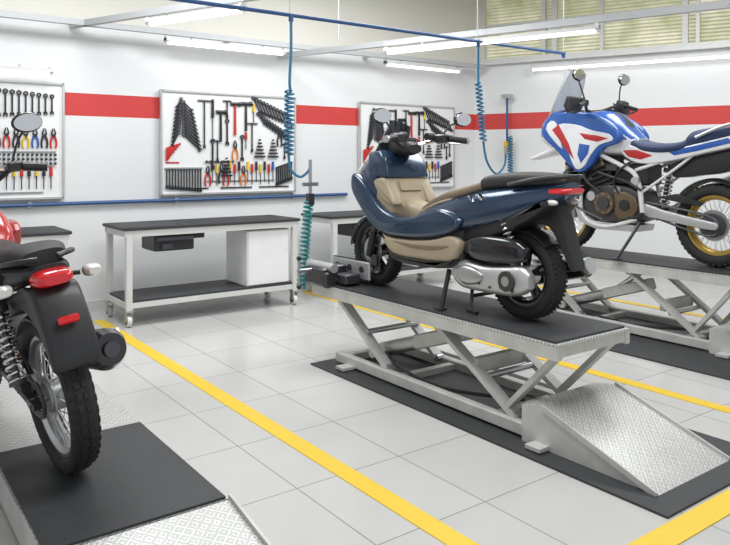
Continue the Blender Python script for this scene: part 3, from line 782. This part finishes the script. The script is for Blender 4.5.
b.loft([(.86, 1.02, 1.14, .08), (.74, .98, 1.10, .13), (.6, .95, 1.055, .16), (.42, .94, 1.04, .175), (.26, .95, 1.055, .165), (.18, .96, 1.10, .14)], NAVY, n=28, sub=7)
b.loft([(.22, .97, 1.08, .13), (.16, .98, 1.14, .15), (0, 1.02, 1.165, .155), (-.2, 1.06, 1.19, .145), (-.36, 1.1, 1.2, .1)], NAVY, n=28, sub=7)
b.done()
b = MB('rear_rack', e)
for s in (-1, 1): b.tube([(.1, s*.17, 1.08), (-.15, s*.18, 1.17), (-.45, s*.15, 1.22), (-.55, s*.06, 1.22)], .013, ALU, sub=5)
b.box((-.45, 0, 1.21), (.2, .24, .015), ALU, ch=.004); b.box((-.52, 0, 1.13), (.05, .14, .06), LRED, ch=.01)
b.rprism([(-.4, 1.1), (-.5, 1.1), (-.62, .8), (-.58, .78)], -.08, .08, .008, BLK); b.done()
b = MB('engine', e)
b.rprism([(.60, .40), (.72, .33), (1.05, .33), (1.2, .42), (1.2, .56), (1.1, .64), (.85, .66), (.64, .60)], -.16, .16, .02, ENG, sub=3)
b.bar((.98, 0, .6), (1.1, 0, .9), .26, .22, ENGD, up=(1, 0, 0))
for k in range(6): b.box((.99+.02*k, 0, .65+.042*k), (.24, .32, .010), ENG, rot=(0, .35, 0))
b.box((1.1, .13, .86), (.18, .06, .12), BRZ, rot=(0, .35, 0), ch=.015)
b.cyl((.97, .15, .49), (.97, .20, .49), .105, BRZ, n=28); b.cyl((.97, .2, .49), (.97, .212, .49), .06, ENG, n=24)
for k in range(8): b.cyl((.97+.085*cos(k*pi/4), .2, .49+.085*sin(k*pi/4)), (.97+.085*cos(k*pi/4), .208, .49+.085*sin(k*pi/4)), .007, STEEL, n=8)
b.rprism([(.86, .60), (.66, .56), (.64, .42), (.74, .36), (.86, .38)], .15, .185, .01, BRZ, sub=2); b.cyl((.76, .18, .48), (.76, .20, .48), .05, ENGD, n=24)
b.cyl((1.12, .15, .55), (1.12, .185, .55), .045, ALU, n=20); b.cyl((.84, .15, .62), (.84, .18, .62), .03, ALU, n=16)
b.rprism([(1.22, .95), (1.32, .92), (1.36, .62), (1.28, .6)], -.2, .2, .01, BLK)
for s in (-1, 1): b.tube([(1.12, s*.06, .75), (1.28, s*.07, .66), (1.3, s*.07, .45), (1.15, s*.06, .3), (.8, -.1, .28)], .022, STEEL, sub=6)
b.rprism([(1.36, .52), (1.28, .30), (1.1, .24), (.68, .24), (.66, .3), (1.1, .31), (1.25, .38), (1.32, .55)], -.15, .15, .005, ALU)
b.box((.74, 0, .76), (.34, .26, .2), ENGD, ch=.02); b.tube([(.6, .17, .62), (.75, .19, .7), (.9, .19, .74), (1.05, .18, .78)], .013, BLK, sub=4)
b.tube([(.7, .16, .88), (.8, .2, .8), (.86, .2, .68), (.82, .18, .58)], .011, BLK, sub=5); b.tube([(1.2, .18, .8), (1.16, .2, .7), (1.05, .2, .62), (1.0, .18, .58)], .014, BLK, sub=5)
b.cyl((.66, .14, .70), (.66, .18, .70), .04, ALU, n=16); b.box((.9, .16, .82), (.12, .05, .07), ENG, ch=.01)
b.done()
b = MB('frame', e)
for s in (-1, 1):
    b.tube([(1.3, s*.05, 1.15), (1.1, s*.15, .98), (.85, s*.16, .86), (.66, s*.15, .74), (.6, s*.15, .42)], .022, WHT, sub=6)
    b.tube([(1.3, s*.05, 1.05), (1.26, s*.12, .75), (1.24, s*.15, .38), (1.0, s*.16, .27), (.65, s*.15, .36)], .018, WHT, sub=6)
    b.tube([(.68, s*.13, .80), (.3, s*.12, .92), (-.25, s*.1, 1.08)], .016, WHT, sub=4); b.tube([(.62, s*.13, .6), (.3, s*.12, .82), (.1, s*.12, .97)], .013, WHT, sub=4)
    b.tube([(1.34, s*.22, .82), (1.38, s*.28, .7), (1.25, s*.29, .48), (.95, s*.24, .34)], .012, DSTEEL, sub=6)
    b.rprism([(.66, .52), (.6, .40), (.45, .37), (.02, .31), (-.06, .325), (-.06, .37), (.02, .385), (.4, .45)], s*.10, s*.14, .012, ALU, sub=2)
    b.box((.62, s*.24, .38), (.05, .14, .025), BLK, ch=.005)
b.done()
b = MB('drive_chain', e)
b.tube([(.62, .12, .52), (.05, .1, .43), (-.06, .1, .34), (.05, .1, .26), (.62, .12, .42)], .011, DSTEEL, sub=6); b.spin([(.1, .09), (.1, .1), (.05, .1), (.05, .09)], (0, 0, .345), DSTEEL, n=30)
b.rprism([(.5, .56), (.1, .50), (.06, .53), (.3, .6)], .09, .12, .003, BLK); spring(b, (.5, 0, .42), (.42, 0, .85), .045, STEEL); b.done()
b = MB('rear_fender', e); b.arc((.02, 0, .345), .385, 35, 130, .15, .01, BLK)
b.rprism([(.36, .86), (.1, .92), (-.2, .98), (-.3, .95), (-.1, .80), (.14, .76), (.34, .74)], -.09, .09, .01, BLK, sub=2); b.done()
b = MB('muffler', e); b.cyl((.65, -.15, .35), (.35, -.2, .55), .026, STEEL); b.cyl((.38, -.2, .53), (-.22, -.22, .80), .06, ALU, n=24); b.cyl((-.22, -.22, .8), (-.27, -.22, .82), .045, BLK); b.done()
b = MB('handlebar', e)
b.tube([(1.05, -.46, 1.39), (1.11, -.28, 1.43), (1.22, -.1, 1.37), (1.22, .1, 1.37), (1.11, .28, 1.43), (1.05, .46, 1.39)], .015, BLK, sub=6)
b.box((1.24, 0, 1.33), (.07, .12, .08), BLK, ch=.01); b.box((1.42, 0, 1.46), (.03, .2, .12), BLK, rot=(0, -.3, 0), ch=.01)
for s in (-1, 1):
    b.cyl((1.05, s*.46, 1.39), (1.09, s*.33, 1.42), .022, BLK); b.box((1.12, s*.28, 1.43), (.06, .07, .06), BLK, ch=.01)
    b.rprism([(1.18, 1.33), (1.22, 1.40), (1.18, 1.49), (1.14, 1.47), (1.12, 1.35)], s*.32, s*.47, .01, BLK)
    b.tube([(1.17, s*.25, 1.45), (1.13, s*.42, 1.36), (1.08, s*.47, 1.37)], .008, BLK, sub=4)
    mirror(b, (1.12, s*.27, 1.45), (1.12, s*.36, 1.69), s, r=.08)
b.done()
b = MB('side_stand', e); b.tube([(.62, .15, .34), (.66, .24, .2), (.72, .36, .012)], .014, BLK, sub=3); b.box((.72, .37, .01), (.09, .06, .014), BLK, ch=.004); b.done()

# ------------------------------------------------------------------ red trail motorcycle (left, seen from behind)
e = empty('trail_motorcycle', (.845, 3.40, .163), (radians(-9), 0, radians(95)))
wheel(e, 'rear_wheel', 0, .345, .12, .27, 'spoke', STEEL, knob=True, disc=0, hub=.07)
wheel(e, 'front_wheel', 1.46, .35, .095, .28, 'spoke', STEEL, knob=True, disc=.12)
b = MB('swingarm', e)
for s in (-1, 1):
    b.bar((.6, s*.1, .42), (-.06, s*.1, .34), .03, .05, BLK, up=(0, 1, 0)); b.cyl((0, s*.085, .345), (0, s*.13, .345), .02, CHR)
b.tube([(.6, .085, .48), (.05, .085, .42), (-.07, .085, .345), (.05, .085, .27), (.6, .085, .38)], .01, DSTEEL, sub=6)
b.spin([(.085, .08), (.085, .09), (.05, .09), (.05, .08)], (0, 0, .345), DSTEEL, n=30)
b.rprism([(.55, .52), (.1, .47), (.0, .47), (.1, .5), (.5, .55)], .075, .11, .003, CHR)
for s in (-1, 1): spring(b, (.02, s*.145, .40), (.17, s*.145, .80), .034, CHR, turns=10)
b.done()
b = MB('rear_fender', e)
b.rprism([(.30, .76), (.1, .82), (-.10, .87), (-.20, .87), (-.26, .80), (-.33, .66), (-.36, .56), (-.32, .555), (-.26, .64), (-.17, .72), (0, .76), (.25, .68)], -.10, .10, .02, BLK, sub=3)
b.arc((0, 0, .345), .375, 40, 125, .14, .01, BLK)
b.box((-.315, 0, .745), (.02, .085, .035), LRED, rot=(0, .5, 0), ch=.006)
b.done()
b = MB('tail', e)
b.loft([(.42, .80, .93, .13), (.2, .82, .95, .14), (0, .86, .965, .125), (-.12, .89, .965, .1), (-.17, .91, .96, .07)], BLK, n=24, sub=6)
b.loft([(-.10, .87, .945, .075), (-.17, .868, .945, .082), (-.225, .875, .938, .075), (-.25, .885, .925, .05)], LRED, n=24, sub=5, e=3)
for s in (-1, 1):
    b.tube([(-.10, s*.07, .89), (-.12, s*.14, .885)], .011, BLK); b.loft([(-.18, .872, .902, .025), (-.15, .860, .912, .038), (-.11, .862, .91, .036), (-.07, .875, .895, .018)], CLR, yc=s*.185, n=16, sub=4)
    b.tube([(.25, s*.14, .9), (.05, s*.15, .96), (-.12, s*.12, .99), (-.17, s*.04, .99)], .012, BLK, sub=5)
b.done()
b = MB('seat', e); b.loft([(.78, .92, 1.0, .07), (.6, .88, .97, .12), (.4, .89, .97, .145), (.22, .92, 1.01, .15), (.02, .94, 1.035, .135), (-.12, .96, 1.02, .09)], SEATB, n=28, sub=7); b.done()
b = MB('fuel_tank', e); b.loft([(.70, .9, .99, .07), (.76, .87, 1.06, .12), (.9, .85, 1.14, .145), (1.04, .86, 1.14, .14), (1.15, .92, 1.07, .09)], RED, n=32, sub=7)
for s in (-1, 1): b.rprism([(.82, 1.0), (.95, 1.05), (1.25, 1.0), (1.3, .85), (1.15, .74), (.98, .80)], s*.12, s*.18, .015, RED, sub=3); b.rprism([(.5, .86), (.25, .88), (.05, .92), (.2, .78), (.42, .7), (.56, .74)], s*.1, s*.15, .012, BLK, sub=3)
b.cyl((.92, 0, 1.135), (.92, 0, 1.155), .04, CHR); b.done()
b = MB('engine', e)
b.rprism([(.55, .36), (.9, .32), (1.0, .42), (.95, .54), (.6, .56)], -.14, .14, .02, ENG, sub=3)
for k in range(8): b.box((.9+.008*k, 0, .55+.03*k), (.18, .2, .01), ALU)
b.box((.93, 0, .66), (.13, .15, .26), ENGD, ch=.01); b.cyl((.75, .13, .44), (.75, .17, .44), .08, ALU, n=24)
for s in (-1, 1): b.tube([(1.2, s*.03, 1.0), (.9, s*.12, .85), (.6, s*.13, .74), (.58, s*.12, .4)], .016, BLK, sub=4); b.tube([(.6, s*.12, .74), (.2, s*.12, .84), (-.1, s*.08, .86)], .013, BLK, sub=3); b.cyl((.56, s*.12, .36), (.56, s*.24, .36), .014, BLK)
b.tube([(1.2, 0, 1.0), (1.16, 0, .6), (1.02, 0, .36)], .018, BLK, sub=4); b.done()
b = MB('muffler', e)
b.tube([(1.0, -.03, .7), (1.1, -.08, .58), (.95, -.17, .40), (.6, -.18, .38), (.4, -.17, .43)], .02, DSTEEL, sub=6)
b.cyl((.42, -.17, .41), (.3, -.17, .435), .035, BLK, r2=.08, n=24); b.cyl((.3, -.17, .435), (-.20, -.17, .535), .083, BLK, r2=.092, n=32)
b.cyl((-.20, -.17, .535), (-.255, -.17, .546), .092, GBLK, r2=.07, n=32); b.cyl((-.25, -.17, .545), (-.275, -.17, .55), .034, DSTEEL, n=20)
b.rprism([(.3, .50), (-.12, .59), (-.14, .56), (.28, .45)], -.25, -.268, .003, ALU)
b.tube([(-.02, -.16, .60), (0, -.13, .76)], .012, BLK); b.done()
b = MB('handlebar', e)
b.tube([(1.0, -.42, 1.30), (1.06, -.27, 1.33), (1.14, -.08, 1.2), (1.14, .08, 1.2), (1.06, .27, 1.33), (1.0, .42, 1.30)], .015, BLK, sub=6)
b.bar((1.06, -.2, 1.31), (1.06, .2, 1.31), .015, .015, BLK)
for s in (-1, 1):
    b.cyl((1.0, s*.42, 1.30), (1.04, s*.30, 1.322), .024, BLK); b.box((1.06, s*.26, 1.33), (.06, .08, .06), BLK, ch=.01)
    b.tube([(1.1, s*.3, 1.32), (1.1, s*.36, 1.31), (1.05, s*.43, 1.30)], .007, STEEL, sub=3)
    mirror(b, (1.07, s*.25, 1.34), (1.06, s*.37, 1.57), s, r=.08)
    b.tube([(1.1, s*.2, 1.30), (1.2, s*.1, 1.2), (1.2, s*.04, 1.0)], .006, BLK, sub=4)
b.box((1.2, 0, 1.28), (.08, .16, .09), BLK, ch=.015); b.ball((1.32, 0, 1.12), .1, BLK, sc=(.8, 1, 1)); b.cyl((1.36, 0, 1.12), (1.42, 0, 1.12), .08, CLR, n=24); b.done()
b = MB('front_fork', e)
for s in (-1, 1): b.cyl((1.46, s*.085, .35), (1.16, s*.085, 1.2), .022, CHR); b.cyl((1.46, s*.085, .35), (1.33, s*.085, .72), .03, BLK)
b.arc((1.43, 0, .45), .40, 30, 125, .13, .01, RED); b.done()
b = MB('side_stand', e); b.tube([(.55, .12, .32), (.56, .24, .17), (.55, .33, .055)], .012, BLK, sub=3); b.box((.55, .34, .052), (.08, .05, .012), BLK); b.done()

# ------------------------------------------------------------------ light
w = bpy.data.worlds.new('world'); sc.world = w; w.use_nodes = True
w.node_tree.nodes['Background'].inputs[0].default_value = (.90, .95, 1, 1); w.node_tree.nodes['Background'].inputs[1].default_value = .68
def area(name, loc, sx, sy, p, col=(.96, .98, 1)):
    l = bpy.data.lights.new(name, 'AREA'); l.shape = 'RECTANGLE'; l.size = sx; l.size_y = sy; l.energy = p; l.color = col
    o = bpy.data.objects.new(name, l); sc.collection.objects.link(o); o.location = loc; return o
area('added_area_fill', (1.5, 5.6, 3.9), 1.8, 1.2, 82); area('added_area_fill', (4.5, 5.6, 3.9), 1.8, 1.2, 88)  # added area lamps for even brightness, not fixtures of the room
area('added_area_fill', (2.5, 2.2, 3.9), 2.0, 1.4, 100); area('added_area_fill', (6.6, 3.6, 3.9), 1.8, 1.4, 88)

cam = bpy.data.cameras.new('camera'); co = bpy.data.objects.new('camera', cam); sc.collection.objects.link(co)
co.location = (0, 0, 1.55); co.rotation_euler = (radians(90), 0, -math.atan2(.5937, .8048))
cam.sensor_width = 36; cam.lens = 35.1; cam.shift_y = -.153; cam.clip_start = .05
sc.camera = co
